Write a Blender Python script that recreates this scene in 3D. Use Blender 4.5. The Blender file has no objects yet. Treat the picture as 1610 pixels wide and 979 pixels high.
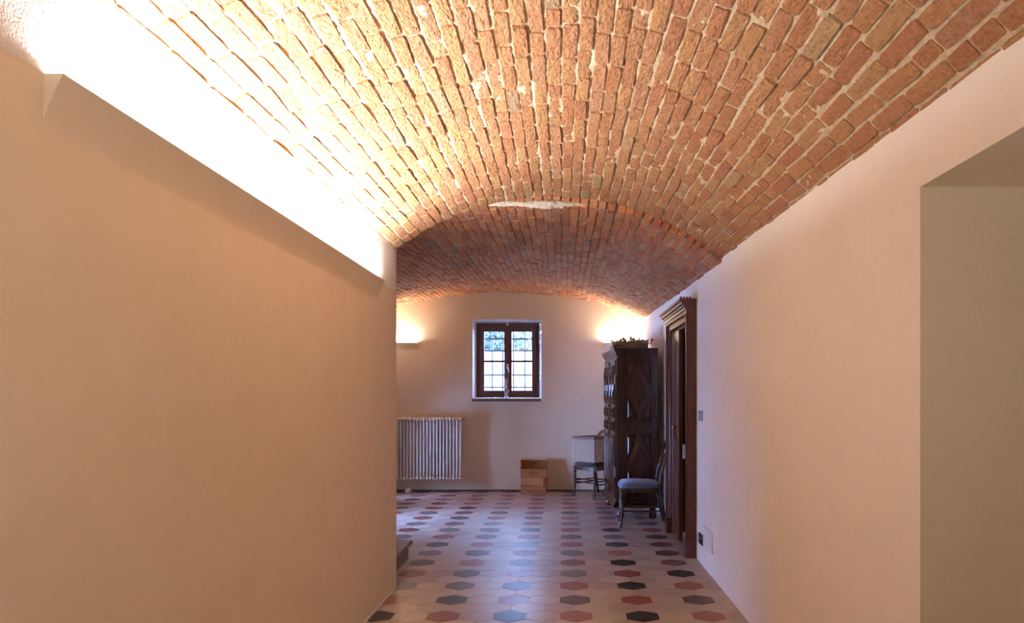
import bpy, bmesh, math, random
from mathutils import Vector, Matrix, noise

# ------------------------------------------------------------------ camera, world, lights, exposure
SC = bpy.context.scene
COL = SC.collection
F_PX, CX, CY, W_PX, H_PX, EYE = 1129.0, 885.0, 621.0, 1610.0, 979.0, 1.33
cam_d = bpy.data.cameras.new('camera')
cam = bpy.data.objects.new('camera', cam_d)
COL.objects.link(cam)
cam.location = (0, 0, EYE)
cam.rotation_euler = (math.pi / 2, 0, 0)
cam_d.sensor_width = 36
cam_d.lens = F_PX / W_PX * 36
cam_d.shift_x = -(CX - W_PX / 2) / W_PX
cam_d.shift_y = (CY - H_PX / 2) / W_PX
cam_d.clip_start = 0.02
SC.camera = cam

world = bpy.data.worlds.new('world')
SC.world = world
world.use_nodes = True
bg = world.node_tree.nodes['Background']
SKY = (0.36, 0.52, 1.0)
bg.inputs[0].default_value = (*SKY, 1)
bg.inputs[1].default_value = 50.0

SC.view_settings.view_transform = 'Standard'
SC.view_settings.look = 'None'
SC.view_settings.gamma = 1
SC.view_settings.exposure = 0.54
SC.cycles.max_bounces = 12
SC.cycles.diffuse_bounces = 6
SC.cycles.sample_clamp_indirect = 6

LED = (1.0, 0.965, 0.94)
SCONCE = (1.0, 0.83, 0.62)
FILL_TINT = (1.0, 0.92, 0.82)
LED_W = {'long': 80.0, 'short': 19}
LED_TILT = math.radians(42)     # strip lamps hidden in the plaster coves
FILL_W = 24.0                      # power of the added fill light behind the camera

def area(name, loc, sx, sy, power, color, rot=(0, 0, 0)):
    l = bpy.data.lights.new(name, 'AREA')
    l.shape = 'RECTANGLE'; l.size = sx; l.size_y = sy
    l.energy = power; l.color = color
    o = bpy.data.objects.new(name, l); COL.objects.link(o)
    o.location = loc; o.rotation_euler = rot
    return o

# added fill light behind the camera, facing up to brighten the hall
area('fill_light', (0.1, -0.6, 0.6), 1.0, 1.0, FILL_W, FILL_TINT, (math.pi - math.radians(12), 0, 0))

# ------------------------------------------------------------------ helpers
R = random.Random(7)

def link(name, me, mat=None, parent=None, loc=None, rot=None):
    o = bpy.data.objects.new(name, me)
    COL.objects.link(o)
    if mat:
        if not me.materials: me.materials.append(mat)
    if parent: o.parent = parent
    if loc: o.location = loc
    if rot: o.rotation_euler = rot
    return o

def obj(name, bm, mat, parent=None, smooth=False, loc=None, rot=None, recalc=True):
    if recalc: bmesh.ops.recalc_face_normals(bm, faces=bm.faces)
    me = bpy.data.meshes.new(name)
    bm.to_mesh(me); bm.free()
    if smooth:
        for p in me.polygons: p.use_smooth = True
    if isinstance(mat, (list, tuple)):
        for m in mat: me.materials.append(m)
        return link(name, me, None, parent, loc, rot)
    return link(name, me, mat, parent, loc, rot)

def thing(name, label, cat, loc=(0, 0, 0), rz=0, group=None, kind=None):
    o = bpy.data.objects.new(name, None); COL.objects.link(o)
    o.empty_display_size = 0.1
    o.location = loc; o.rotation_euler = (0, 0, rz)
    if label: o['label'] = label
    if cat: o['category'] = cat
    if group: o['group'] = group
    if kind: o['kind'] = kind
    return o

def struct(name, label=None):
    o = thing(name, label, None, kind='structure')
    return o

def box(bm, x0, x1, y0, y1, z0, z1, bev=0.0, mi=0):
    vs = [bm.verts.new(p) for p in ((x0,y0,z0),(x1,y0,z0),(x1,y1,z0),(x0,y1,z0),(x0,y0,z1),(x1,y0,z1),(x1,y1,z1),(x0,y1,z1))]
    fs = [bm.faces.new([vs[i] for i in q]) for q in ((0,3,2,1),(4,5,6,7),(0,1,5,4),(1,2,6,5),(2,3,7,6),(3,0,4,7))]
    for f in fs: f.material_index = mi
    if bev > 0:
        es = {e for f in fs for e in f.edges}
        r = bmesh.ops.bevel(bm, geom=list(es), offset=bev, segments=2, profile=0.5, affect='EDGES')
        for f in r['faces']: f.material_index = mi
    return vs

def nb(): return bmesh.new()

def bx(*a, **k):
    bm = nb(); box(bm, *a, **k); return bm

def lathe(bm, prof, cx=0, cy=0, seg=12, M=None):
    """prof: list of (radius, z)"""
    rings = []
    for r, z in prof:
        ring = []
        for k in range(seg):
            a = 2 * math.pi * k / seg
            p = Vector((cx + r * math.cos(a), cy + r * math.sin(a), z))
            if M: p = M @ p
            ring.append(bm.verts.new(p))
        rings.append(ring)
    for a, b in zip(rings, rings[1:]):
        for k in range(seg):
            bm.faces.new((a[k], a[(k+1) % seg], b[(k+1) % seg], b[k]))
    bm.faces.new(list(reversed(rings[0]))); bm.faces.new(rings[-1])

def tube(bm, pts, rad, seg=8, flat=1.0):
    """swept tube through pts; rad scalar or list; flat scales the binormal axis"""
    pts = [Vector(p) for p in pts]
    n = len(pts)
    rs = rad if isinstance(rad, (list, tuple)) else [rad] * n
    rings = []
    up = Vector((0, 0, 1))
    for i, p in enumerate(pts):
        t = (pts[min(i+1, n-1)] - pts[max(i-1, 0)]).normalized()
        u = up if abs(t.dot(up)) < 0.92 else Vector((0, 1, 0))
        a = t.cross(u).normalized(); b = a.cross(t).normalized()
        rings.append([bm.verts.new(p + a * (rs[i] * math.cos(2*math.pi*k/seg)) + b * (rs[i] * flat * math.sin(2*math.pi*k/seg))) for k in range(seg)])
    for a, b in zip(rings, rings[1:]):
        for k in range(seg):
            bm.faces.new((a[k], a[(k+1) % seg], b[(k+1) % seg], b[k]))
    bm.faces.new(list(reversed(rings[0]))); bm.faces.new(rings[-1])

def extrude_profile(bm, prof, a0, a1, axis='x', closed=True):
    """prof: list of (u,v). axis x -> points (t,u,v); axis y -> (u,t,v)"""
    def P(t, u, v): return (t, u, v) if axis == 'x' else ((u, t, v) if axis == 'y' else (u, v, t))
    A = [bm.verts.new(P(a0, u, v)) for u, v in prof]
    B = [bm.verts.new(P(a1, u, v)) for u, v in prof]
    n = len(prof)
    for k in range(n if closed else n - 1):
        bm.faces.new((A[k], A[(k+1) % n], B[(k+1) % n], B[k]))
    if closed:
        bm.faces.new(A); bm.faces.new(list(reversed(B)))

# ------------------------------------------------------------------ materials
class NT:
    def __init__(s, name):
        s.m = bpy.data.materials.new(name); s.m.use_nodes = True
        s.t = s.m.node_tree; s.n = s.t.nodes; s.b = s.n['Principled BSDF']
    def new(s, ty, **kw):
        n = s.n.new(ty)
        for k, v in kw.items():
            if isinstance(v, (int, float, str, bool)) and hasattr(n, k): setattr(n, k, v)
        return n
    def l(s, a, b): s.t.links.new(a, b)
    def coord(s, kind='Object', scale=(1,1,1)):
        c = s.new('ShaderNodeTexCoord'); mp = s.new('ShaderNodeMapping')
        mp.inputs['Scale'].default_value = scale
        s.l(c.outputs[kind], mp.inputs[0]); return mp.outputs[0]
    def world_pos(s, scale=(1,1,1)):
        g = s.new('ShaderNodeNewGeometry'); mp = s.new('ShaderNodeMapping')
        mp.inputs['Scale'].default_value = scale
        s.l(g.outputs['Position'], mp.inputs[0]); return mp.outputs[0]
    def noise(s, vec, scale, detail=3, rough=0.5):
        n = s.new('ShaderNodeTexNoise'); n.inputs['Scale'].default_value = scale
        n.inputs['Detail'].default_value = detail; n.inputs['Roughness'].default_value = rough
        s.l(vec, n.inputs['Vector']); return n.outputs['Fac']
    def ramp(s, fac, stops, interp='LINEAR'):
        r = s.new('ShaderNodeValToRGB'); r.color_ramp.interpolation = interp
        e = r.color_ramp.elements
        while len(e) > 1: e.remove(e[-1])
        e[0].position = stops[0][0]; e[0].color = (*stops[0][1], 1)
        for p, c in stops[1:]:
            q = e.new(p); q.color = (*c, 1)
        s.l(fac, r.inputs[0]); return r.outputs[0]
    def mix(s, fac, a, b, mode='MIX'):
        m = s.new('ShaderNodeMix'); m.data_type = 'RGBA'; m.blend_type = mode
        for v, i in ((fac, 0), (a, 6), (b, 7)):
            if isinstance(v, (int, float)): m.inputs[i].default_value = v
            elif isinstance(v, tuple): m.inputs[i].default_value = (*v, 1)
            else: s.l(v, m.inputs[i])
        return m.outputs[2]
    def math(s, op, a, b=None):
        m = s.new('ShaderNodeMath'); m.operation = op
        for v, i in ((a, 0), (b, 1)):
            if v is None: continue
            if isinstance(v, (int, float)): m.inputs[i].default_value = v
            else: s.l(v, m.inputs[i])
        return m.outputs[0]
    def bump(s, h, dist, strength=1.0, normal=None):
        b = s.new('ShaderNodeBump'); b.inputs['Distance'].default_value = dist
        b.inputs['Strength'].default_value = strength
        s.l(h, b.inputs['Height'])
        if normal: s.l(normal, b.inputs['Normal'])
        return b.outputs[0]
    def out(s, color=None, rough=None, normal=None, **kw):
        i = s.b.inputs
        if color is not None:
            if isinstance(color, tuple): i['Base Color'].default_value = (*color, 1)
            else: s.l(color, i['Base Color'])
        if rough is not None:
            if isinstance(rough, (int, float)): i['Roughness'].default_value = rough
            else: s.l(rough, i['Roughness'])
        if normal is not None: s.l(normal, i['Normal'])
        for k, v in kw.items():
            i[k.replace('_', ' ')].default_value = v
        return s.m

def m_plaster(name, c1, c2, bumpd=0.0012, fine=170):
    t = NT(name); p = t.world_pos()
    n1 = t.noise(p, 1.3, 4, 0.6); n2 = t.noise(p, 9, 3, 0.6); n3 = t.noise(p, fine, 2, 0.7)
    col = t.ramp(t.math('ADD', t.math('MULTIPLY', n1, 0.7), t.math('MULTIPLY', n2, 0.3)), [(0.35, c1), (0.65, c2)])
    nb_ = t.bump(n3, bumpd, 1.0, t.bump(n2, 0.006, 0.6))
    return t.out(col, 0.85, nb_, Specular_IOR_Level=0.25)

M_WALL = m_plaster('cream_plaster', (0.83, 0.81, 0.77), (0.87, 0.855, 0.82), 0.0013)
M_WARM = m_plaster('warm_lit_plaster', (0.79, 0.70, 0.55), (0.84, 0.75, 0.60), 0.0015)  # same plaster with the warm tint of bounced light put into its colour
M_ROUGH = m_plaster('rough_plaster', (0.80, 0.785, 0.75), (0.88, 0.865, 0.84), 0.004, 150)
M_REVEAL = m_plaster('white_reveal', (0.88, 0.88, 0.88), (0.92, 0.92, 0.92), 0.0006)

BRICK_K = 0.60
def m_brick(name, individual, dark=False):
    t = NT(name)
    if individual:
        rnd = t.new('ShaderNodeObjectInfo').outputs['Random']
    else:
        a = t.new('ShaderNodeAttribute'); a.attribute_name = 'tint'; rnd = a.outputs['Fac']
    p = t.world_pos(); ps = t.world_pos((1.0, 0.45, 1.0))
    pal = [(0.0, (0.61, 0.30, 0.16)), (0.15, (0.66, 0.35, 0.19)), (0.3, (0.63, 0.33, 0.20)), (0.45, (0.68, 0.38, 0.20)),
           (0.58, (0.62, 0.29, 0.165)), (0.7, (0.65, 0.35, 0.21)), (0.8, (0.66, 0.40, 0.22)), (0.88, (0.58, 0.27, 0.16)), (0.965, (0.65, 0.45, 0.27)), (0.99, (0.52, 0.38, 0.27))]
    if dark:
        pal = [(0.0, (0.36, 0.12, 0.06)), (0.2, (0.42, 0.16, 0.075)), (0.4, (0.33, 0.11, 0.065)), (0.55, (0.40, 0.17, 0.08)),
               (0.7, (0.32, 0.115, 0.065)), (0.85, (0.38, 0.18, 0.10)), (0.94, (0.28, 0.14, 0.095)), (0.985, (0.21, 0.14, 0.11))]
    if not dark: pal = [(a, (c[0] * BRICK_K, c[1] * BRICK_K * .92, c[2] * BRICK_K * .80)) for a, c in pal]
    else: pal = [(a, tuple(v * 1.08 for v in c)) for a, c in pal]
    base = t.ramp(rnd, pal, 'CONSTANT')
    n1 = t.noise(p, 14, 4, 0.65)
    base = t.mix(t.math('MULTIPLY', n1, 0.55), base, t.mix(0.5, base, (0.70 * BRICK_K, 0.43 * BRICK_K, 0.25 * BRICK_K) if not dark else (0.42, 0.22, 0.12)), 'MIX')
    n2 = t.noise(p, 60, 3, 0.7)
    base = t.mix(1.0, base, t.ramp(n2, [(0.3, (0.72, 0.70, 0.68)), (0.55, (1, 1, 1)), (0.75, (1.12, 1.1, 1.05))]), 'MULTIPLY')
    # smears of lime mortar left on the brick
    sm = t.ramp(t.noise(p, 22, 5, 0.75), [(0.60, (0, 0, 0)), (0.74, (1, 1, 1))])
    base = t.mix(t.math('MULTIPLY', sm, 0.45), base, (0.75 * BRICK_K, 0.62 * BRICK_K, 0.48 * BRICK_K) if not dark else (0.45, 0.34, 0.25))
    chis = t.noise(ps, 75, 3, 0.65); lump = t.noise(p, 24, 3, 0.6)
    nn = t.bump(chis, 0.0085, 1.0, t.bump(lump, 0.011, 0.9))
    return t.out(base, 0.92, nn, Specular_IOR_Level=0.15)

M_BRICK = m_brick('brick_single', True); M_BRICK_S = m_brick('brick_mass', False)
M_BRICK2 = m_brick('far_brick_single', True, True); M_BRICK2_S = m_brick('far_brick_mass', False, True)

def m_mortar(name, c1, c2):
    t = NT(name); p = t.world_pos()
    n = t.noise(p, 30, 4, 0.7); n3 = t.noise(p, 120, 3, 0.7)
    return t.out(t.ramp(n, [(0.35, c1), (0.6, c2)]), 0.95, t.bump(n3, 0.006, 0.8, t.bump(n, 0.012, 0.6)), Specular_IOR_Level=0.1)
M_MORTAR = m_mortar('lime_mortar', (0.52, 0.41, 0.275), (0.70, 0.575, 0.41))
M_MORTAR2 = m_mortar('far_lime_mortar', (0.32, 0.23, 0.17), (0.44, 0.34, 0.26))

def m_tile(name, c, var=0.08, rough=0.26):
    t = NT(name); p = t.world_pos()
    r = t.new('ShaderNodeObjectInfo').outputs['Random']
    n1 = t.noise(p, 9, 4, 0.6); n2 = t.noise(p, 120, 2, 0.5)
    d = tuple(x * (1 - 2.2 * var) for x in c); e = tuple(min(1, x * (1 + 1.6 * var)) for x in c)
    col = t.mix(0.5, t.ramp(n1, [(0.3, d), (0.7, e)]), t.ramp(r, [(0, d), (1, e)]))
    rr = t.math('ADD', t.math('MULTIPLY', n1, 0.16), rough - 0.08)
    return t.out(col, 0.31, None, Specular_IOR_Level=0.5)
TILE = {  # cement tiles
    'beige': m_tile('tile_beige', (0.48, 0.43, 0.40)), 'mauve': m_tile('tile_mauve_beige', (0.42, 0.345, 0.335)), 'sand': m_tile('tile_sand', (0.50, 0.44, 0.39)),
    'red': m_tile('tile_oxide_red', (0.25, 0.065, 0.05), 0.12), 'maroon': m_tile('tile_maroon', (0.17, 0.05, 0.055), 0.12), 'rust': m_tile('tile_rust', (0.30, 0.12, 0.08), 0.1),
    'black': m_tile('tile_anthracite', (0.028, 0.030, 0.036), 0.15), 'brown': m_tile('tile_dark_brown', (0.085, 0.058, 0.052), 0.12), 'grey': m_tile('tile_slate_grey', (0.13, 0.135, 0.145), 0.12),
}
M_GROUT = NT('grout').out((0.66, 0.58, 0.50), 0.9)

def m_wood(name, c1, c2, rough=0.35, scale=(3, 3, 0.4), sp=0.5, kind='Object'):
    t = NT(name); p = t.coord(kind, scale)
    n = t.noise(p, 12, 5, 0.65); n2 = t.noise(p, 45, 3, 0.6)
    col = t.mix(t.math('MULTIPLY', n2, 0.4), t.ramp(n, [(0.3, c1), (0.7, c2)]), c1)
    return t.out(col, rough, t.bump(n2, 0.0006, 0.5), Specular_IOR_Level=sp)
M_WALNUT = m_wood('dark_walnut', (0.022, 0.007, 0.004), (0.060, 0.020, 0.010), 0.23)
M_WALNUT2 = m_wood('walnut_panel', (0.032, 0.010, 0.005), (0.085, 0.028, 0.013), 0.25)
M_DOORW = m_wood('door_walnut', (0.050, 0.014, 0.007), (0.120, 0.036, 0.016), 0.28)
M_WINW = m_wood('window_wood', (0.10, 0.035, 0.025), (0.17, 0.06, 0.04), 0.45)
M_CHAIR = m_wood('chair_wood', (0.030, 0.011, 0.006), (0.075, 0.028, 0.014), 0.25)
M_CHAIR2 = m_wood('light_chair_wood', (0.13, 0.05, 0.025), (0.20, 0.08, 0.04), 0.3)
M_PINE = m_wood('crate_pine', (0.38, 0.145, 0.050), (0.52, 0.23, 0.085), 0.6, (2, 2, 8), 0.3)
M_PINE_E = m_wood('crate_pine_edge', (0.62, 0.40, 0.24), (0.70, 0.47, 0.29), 0.6, (2, 2, 8), 0.3)
M_INK = NT('branding_ink').out((0.06, 0.02, 0.015), 0.8)

def m_fabric(name, c, sc=400, sheen=0.3):
    t = NT(name); p = t.coord('Object')
    w = t.noise(p, sc, 2, 0.5); n = t.noise(p, 12, 3, 0.5)
    return t.out(t.mix(t.math('MULTIPLY', n, 0.5), c, tuple(x * 0.7 for x in c)), 0.8, t.bump(w, 0.001, 0.5), Sheen_Weight=sheen)
M_BLUEF = m_fabric('blue_seat_fabric', (0.13, 0.21, 0.42))
M_DARKF = m_fabric('dark_seat_fabric', (0.035, 0.022, 0.022))
M_BAND = m_fabric('brown_band_fabric', (0.22, 0.14, 0.12))

def m_stripe():
    t = NT('striped_cane'); p = t.coord('Object')
    sx = t.new('ShaderNodeSeparateXYZ'); t.l(p, sx.inputs[0])
    n = t.noise(p, 90, 2, 0.5)
    return t.out(t.ramp(n, [(0.3, (0.66, 0.57, 0.50)), (0.7, (0.76, 0.67, 0.60))]), 0.7)
M_CANE = m_stripe()
M_CANE_D = NT('dark_cane').out((0.10, 0.055, 0.045), 0.75)

M_RAD = NT('radiator_enamel').out((0.82, 0.82, 0.80), 0.32)
M_WHITE = NT('white_plastic').out((0.80, 0.80, 0.80), 0.4)
M_BLACKP = NT('anthracite_plastic').out((0.03, 0.035, 0.045), 0.22)
M_PLATE = NT('switch_metal').out((0.34, 0.36, 0.40), 0.28, Metallic=0.9)
M_BRASS = NT('brass').out((0.80, 0.52, 0.22), 0.25, Metallic=1.0)
M_STEEL = NT('steel').out((0.62, 0.62, 0.64), 0.3, Metallic=1.0)
M_IRON = NT('wrought_iron').out((0.05, 0.05, 0.055), 0.6)
M_COPPER = NT('valve_nickel').out((0.45, 0.42, 0.40), 0.3, Metallic=1.0)

def m_stone(name, c1, c2, rough=0.55):
    t = NT(name); p = t.world_pos()
    n = t.noise(p, 18, 5, 0.65)
    return t.out(t.ramp(n, [(0.3, c1), (0.7, c2)]), rough, t.bump(n, 0.004, 0.7))
M_SILL = m_stone('brown_stone', (0.13, 0.085, 0.06), (0.20, 0.14, 0.10))
M_STEP = m_stone('step_stone', (0.20, 0.13, 0.10), (0.30, 0.21, 0.165))

def m_pane():
    t = NT('window_glass'); n = t.n; n.remove(t.b)
    tr = n.new('ShaderNodeBsdfTransparent'); gl = n.new('ShaderNodeBsdfGlossy'); gl.inputs['Roughness'].default_value = 0.02
    fr = n.new('ShaderNodeFresnel'); fr.inputs[0].default_value = 1.45
    mx = n.new('ShaderNodeMixShader'); t.l(fr.outputs[0], mx.inputs[0]); t.l(tr.outputs[0], mx.inputs[1]); t.l(gl.outputs[0], mx.inputs[2])
    t.l(mx.outputs[0], n['Material Output'].inputs['Surface'])
    tr.inputs[0].default_value = (0.96, 0.98, 1, 1)
    return t.m
M_PANE = m_pane()
M_GLASS = NT('bottle_glass').out((0.95, 0.97, 1.0), 0.03, Transmission_Weight=0.9, IOR=1.45)
M_LABEL = NT('bottle_label').out((0.70, 0.74, 0.82), 0.6)
M_REED = NT('reed').out((0.72, 0.48, 0.34), 0.7)
def m_emit(name, c, s):
    t = NT(name); return t.out((0.9, 0.9, 0.9), 0.5, Emission_Color=(*c, 1), Emission_Strength=s)
M_LED = m_emit('led_diffuser', LED, 25)
M_LATT = NT('lattice_paint').out((0.30, 0.30, 0.30), 0.6)
M_LEAF = NT('leaf').out((0.020, 0.040, 0.022), 0.6)
M_LEAF2 = NT('light_leaf').out((0.035, 0.058, 0.040), 0.6)
M_BARK = NT('bark').out((0.18, 0.13, 0.10), 0.9)
M_GROUND = m_stone('gravel', (0.35, 0.33, 0.30), (0.5, 0.48, 0.44), 0.9)
M_DRY = NT('dried_leaf').out((0.38, 0.33, 0.22), 0.9)
M_DRY2 = NT('dried_flower').out((0.40, 0.30, 0.22), 0.9)
M_DARKROOM = NT('unlit_room_shade').out((0.20, 0.20, 0.22), 0.9)  # dark wall colour stands in for the missing light behind the door

# ------------------------------------------------------------------ room shell
XL, XR, YA, YB, YE = -1.155, 1.09, -3.0, 4.95, 9.95      # left wall, right wall, back of hall, junction, far wall
X2 = -2.60                                               # left wall of the far room
OP = (0.25, 2.19, 1.965)                                 # opening in right wall: y0,y1,height
DO = (5.98, 6.93, 1.945)                                 # wooden door opening
WI = (-1.254, -0.300, 1.286, 2.380)                      # far window x0,x1,z0,z1
W3 = (9.14, 9.42, 0.20, 1.0)                            # added low window, out of frame, puts daylight on the radiator
W2 = (7.15, 8.05, 0.0, 1.20)                             # added glazed door, out of frame, for daylight in the far room

def floorbase():
    root = struct('floor')
    bm = nb(); box(bm, X2 - .4, XR + .6, YA - .3, YE + .3, -0.25, -0.0016)
    box(bm, XR + .5, 4.2, -1.5, 8.5, -0.25, -0.003)
    obj('screed', bm, M_GROUT, root)
    return root
FLOOR = floorbase()

# left wall block: its far end is also the near wall of the far room
bm = nb(); box(bm, X2 - .4, XL, YA - .3, 4.98, -0.1, 2.05)
wl = obj('wall_left', bm, M_WARM); wl['kind'] = 'structure'
bm = nb(); box(bm, X2 - .4, XL, YA - .3, 4.98, 2.05, 3.1)
o = obj('upper_plaster', bm, M_WARM, wl)

# rough plaster band between the cove light and the vault, with real relief
def rough_band():
    bm = nb(); ny, nz = 330, 38; z0, z1 = 2.045, 2.40
    y0, y1 = 0.9, 4.975
    V = []
    for i in range(ny + 1):
        row = []
        y = y0 + (y1 - y0) * i / ny
        for k in range(nz + 1):
            z = z0 + (z1 - z0) * k / nz
            e = min(1, (i / 14), (ny - i) / 30.0, k / 5)
            e = max(0, e) ** 0.7
            h = 0.0005 + e * (0.003 + 0.0010 * noise.noise(Vector((7, y * 9, z * 16))) + 0.0016 * noise.noise(Vector((3, y * 60, z * 60))))
            row.append(bm.verts.new((XL + h, y, z)))
        V.append(row)
    for i in range(ny):
        for k in range(nz):
            bm.faces.new((V[i][k], V[i+1][k], V[i+1][k+1], V[i][k+1]))
    return obj('rough_plaster_band', bm, M_ROUGH, wl, smooth=True)
rough_band()

# right wall with the two openings
bm = nb()
T = 0.45
box(bm, XR, XR + T, YA - .3, OP[0], -0.1, 3.1)
box(bm, XR, XR + T, OP[0], OP[1], OP[2], 3.1)
box(bm, XR, XR + T, OP[1], DO[0], -0.1, 3.1)
box(bm, XR, XR + T, DO[0], DO[1], DO[2], 3.1)
box(bm, XR, XR + T, DO[1], YE + .6, -0.1, 3.1)
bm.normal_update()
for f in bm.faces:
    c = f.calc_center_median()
    if abs(c.y - OP[1]) < .01 and f.normal.y < -.5 or (abs(c.z - OP[2]) < .01 and f.normal.z < -.5): f.material_index = 1  # jamb and soffit: warmer, dimmer light put into the plaster colour
wr = obj('wall_right', bm, [M_WALL, M_WARM]); wr['kind'] = 'structure'
# side rooms behind the openings
bm = nb()
box(bm, 4.1, 4.3, -1.6, 3.2, -0.1, 2.8); box(bm, XR + T, 4.3, -1.7, -1.5, -0.1, 2.8)
box(bm, XR + T, 4.3, 3.0, 3.2, -0.1, 2.8); box(bm, XR + T, 4.3, -1.7, 3.2, 2.6, 2.8)
o = obj('wall_side', bm, M_WARM); o['kind'] = 'structure'
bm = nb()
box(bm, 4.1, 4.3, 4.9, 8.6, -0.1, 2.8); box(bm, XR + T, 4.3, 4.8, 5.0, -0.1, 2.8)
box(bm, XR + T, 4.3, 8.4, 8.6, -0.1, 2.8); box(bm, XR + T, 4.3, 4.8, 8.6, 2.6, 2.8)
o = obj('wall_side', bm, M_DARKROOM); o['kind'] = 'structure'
# far wall with window hole
bm = nb()
def wallhole_x(bm, x0, x1, y0, y1, z0, z1, h):
    box(bm, x0, h[0], y0, y1, z0, z1); box(bm, h[1], x1, y0, y1, z0, z1)
    box(bm, h[0], h[1], y0, y1, z0, h[2]); box(bm, h[0], h[1], y0, y1, h[3], z1)
wallhole_x(bm, X2 - .4, XR + .01, YE, YE + .6, -0.1, 3.1, WI)
o = obj('wall_back', bm, m_plaster('pale_warm_lit_plaster', (0.77, 0.72, 0.58), (0.82, 0.77, 0.63), 0.0012)); o['kind'] = 'structure'  # far wall colour warmed to offset the blue daylight on it
# left wall of the far room with two added openings for daylight
bm = nb()
box(bm, X2 - .35, X2, 4.9, W2[0], -0.1, 3.1); box(bm, X2 - .35, X2, W2[1], W3[0], -0.1, 3.1); box(bm, X2 - .35, X2, W3[1], YE + .6, -0.1, 3.1)
box(bm, X2 - .35, X2, W3[0], W3[1], W3[3], 3.1); box(bm, X2 - .35, X2, W3[0], W3[1], -0.1, W3[2])
box(bm, X2 - .35, X2, W2[0], W2[1], W2[3], 3.1)
o = obj('wall_left', bm, M_WALL); o['kind'] = 'structure'
# wall behind the photographer
o = obj('wall_front', bx(X2 - .4, XR + T, YA - .3, YA, -0.1, 3.1), M_WALL); o['kind'] = 'structure'
# unseen slab added above the vaults to keep the daylight out
o = obj('daylight_block', bx(X2 - .5, 4.4, YA - .4, YE + .7, 3.02, 3.2), M_DARKROOM); o['kind'] = 'structure'
# thin tiled skirting of the far wall
bm = nb(); x = X2
while x < 0.98:
    box(bm, x + .002, min(x + .198, 1.0), YE - .010, YE + .002, -0.003, 0.022, 0.002); x += 0.2
o = obj('baseboard_back', bm, TILE['brown']); o['kind'] = 'structure'
o = obj('baseboard_left', bx(XL - .005, XL + .004, YA, 4.978, -0.003, 0.012, bev=.001), M_ROUGH); o['kind'] = 'structure'

# ------------------------------------------------------------------ vaults
def pchip(xs, ys):
    n = len(xs); d = [(ys[i+1]-ys[i])/(xs[i+1]-xs[i]) for i in range(n-1)]
    m = [d[0]] + [0 if d[i-1]*d[i] <= 0 else 2*d[i-1]*d[i]/(d[i-1]+d[i]) for i in range(1, n-1)] + [d[-1]]
    def f(x):
        x = max(xs[0], min(xs[-1], x))
        i = 0
        while i < n-2 and x > xs[i+1]: i += 1
        h = xs[i+1]-xs[i]; t = (x-xs[i])/h
        return ys[i]*(2*t**3-3*t*t+1)+h*m[i]*(t**3-2*t*t+t)+ys[i+1]*(-2*t**3+3*t*t)+h*m[i+1]*(t**3-t*t)
    return f

def P1(x, y):
    z = 2.69 - 1.87 + math.sqrt(max(0.01, 1.87**2 - (x + .05)**2))
    tt = max(-.5, min(1, (y - 1.7) / 3.2))
    z -= (0.115 + (0.03 - 0.115) * tt) * max(0, (x + .05) / 1.14) ** 3
    return z + 0.007 * noise.noise(Vector((x * 1.7, y * 1.1, 3.1)))
PA = pchip([-2.9, -2.6, -2.2, -1.6, -1.15, -.6, -.3, 0, .28, .512, .651, .877, 1.12],
           [2.22, 2.33, 2.44, 2.55, 2.605, 2.632, 2.634, 2.628, 2.607, 2.56, 2.50, 2.385, 2.225])
PB = pchip([-2.9, -2.6, -2.28, -1.95, -1.367, -.788, -.21, .37, .806, 1.12],
           [2.34, 2.44, 2.555, 2.64, 2.725, 2.752, 2.727, 2.635, 2.49, 2.36])
def P2(x, y):
    t = max(0, min(1, (y - 4.93) / 5.0))
    z = PA(x) * (1 - t) + PB(x) * t
    return z + 0.010 * noise.noise(Vector((x * 1.5, y * 1.0, 9.1)))

def vault_mesh(P, x0, x1, y0, y1, dx, dy, rec):
    nx, ny = int((x1-x0)/dx), int((y1-y0)/dy)
    verts, faces = [], []
    for j in range(ny+1):
        y = y0 + (y1-y0)*j/ny
        for i in range(nx+1):
            x = x0 + (x1-x0)*i/nx
            h = rec + 0.0062*noise.noise(Vector((x*26, y*9, 1))) + 0.0034*noise.noise(Vector((x*60, y*45, 5)))
            verts.append((x, y, P(x, y) + h))
    for j in range(ny):
        for i in range(nx):
            a = j*(nx+1)+i
            faces.append((a, a+nx+1, a+nx+2, a+1))
    # upstand at both ends
    for j, yy in ((0, y0), (ny, y1)):
        b = len(verts)
        for i in range(nx+1): verts.append((x0+(x1-x0)*i/nx, yy, 3.03))
        for i in range(nx):
            a = j*(nx+1)+i
            faces.append((a, a+1, b+i+1, b+i) if j == 0 else (a, b+i, b+i+1, a+1))
    me = bpy.data.meshes.new('mortar'); me.from_pydata(verts, [], faces)
    for p in me.polygons: p.use_smooth = True
    return me

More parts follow.
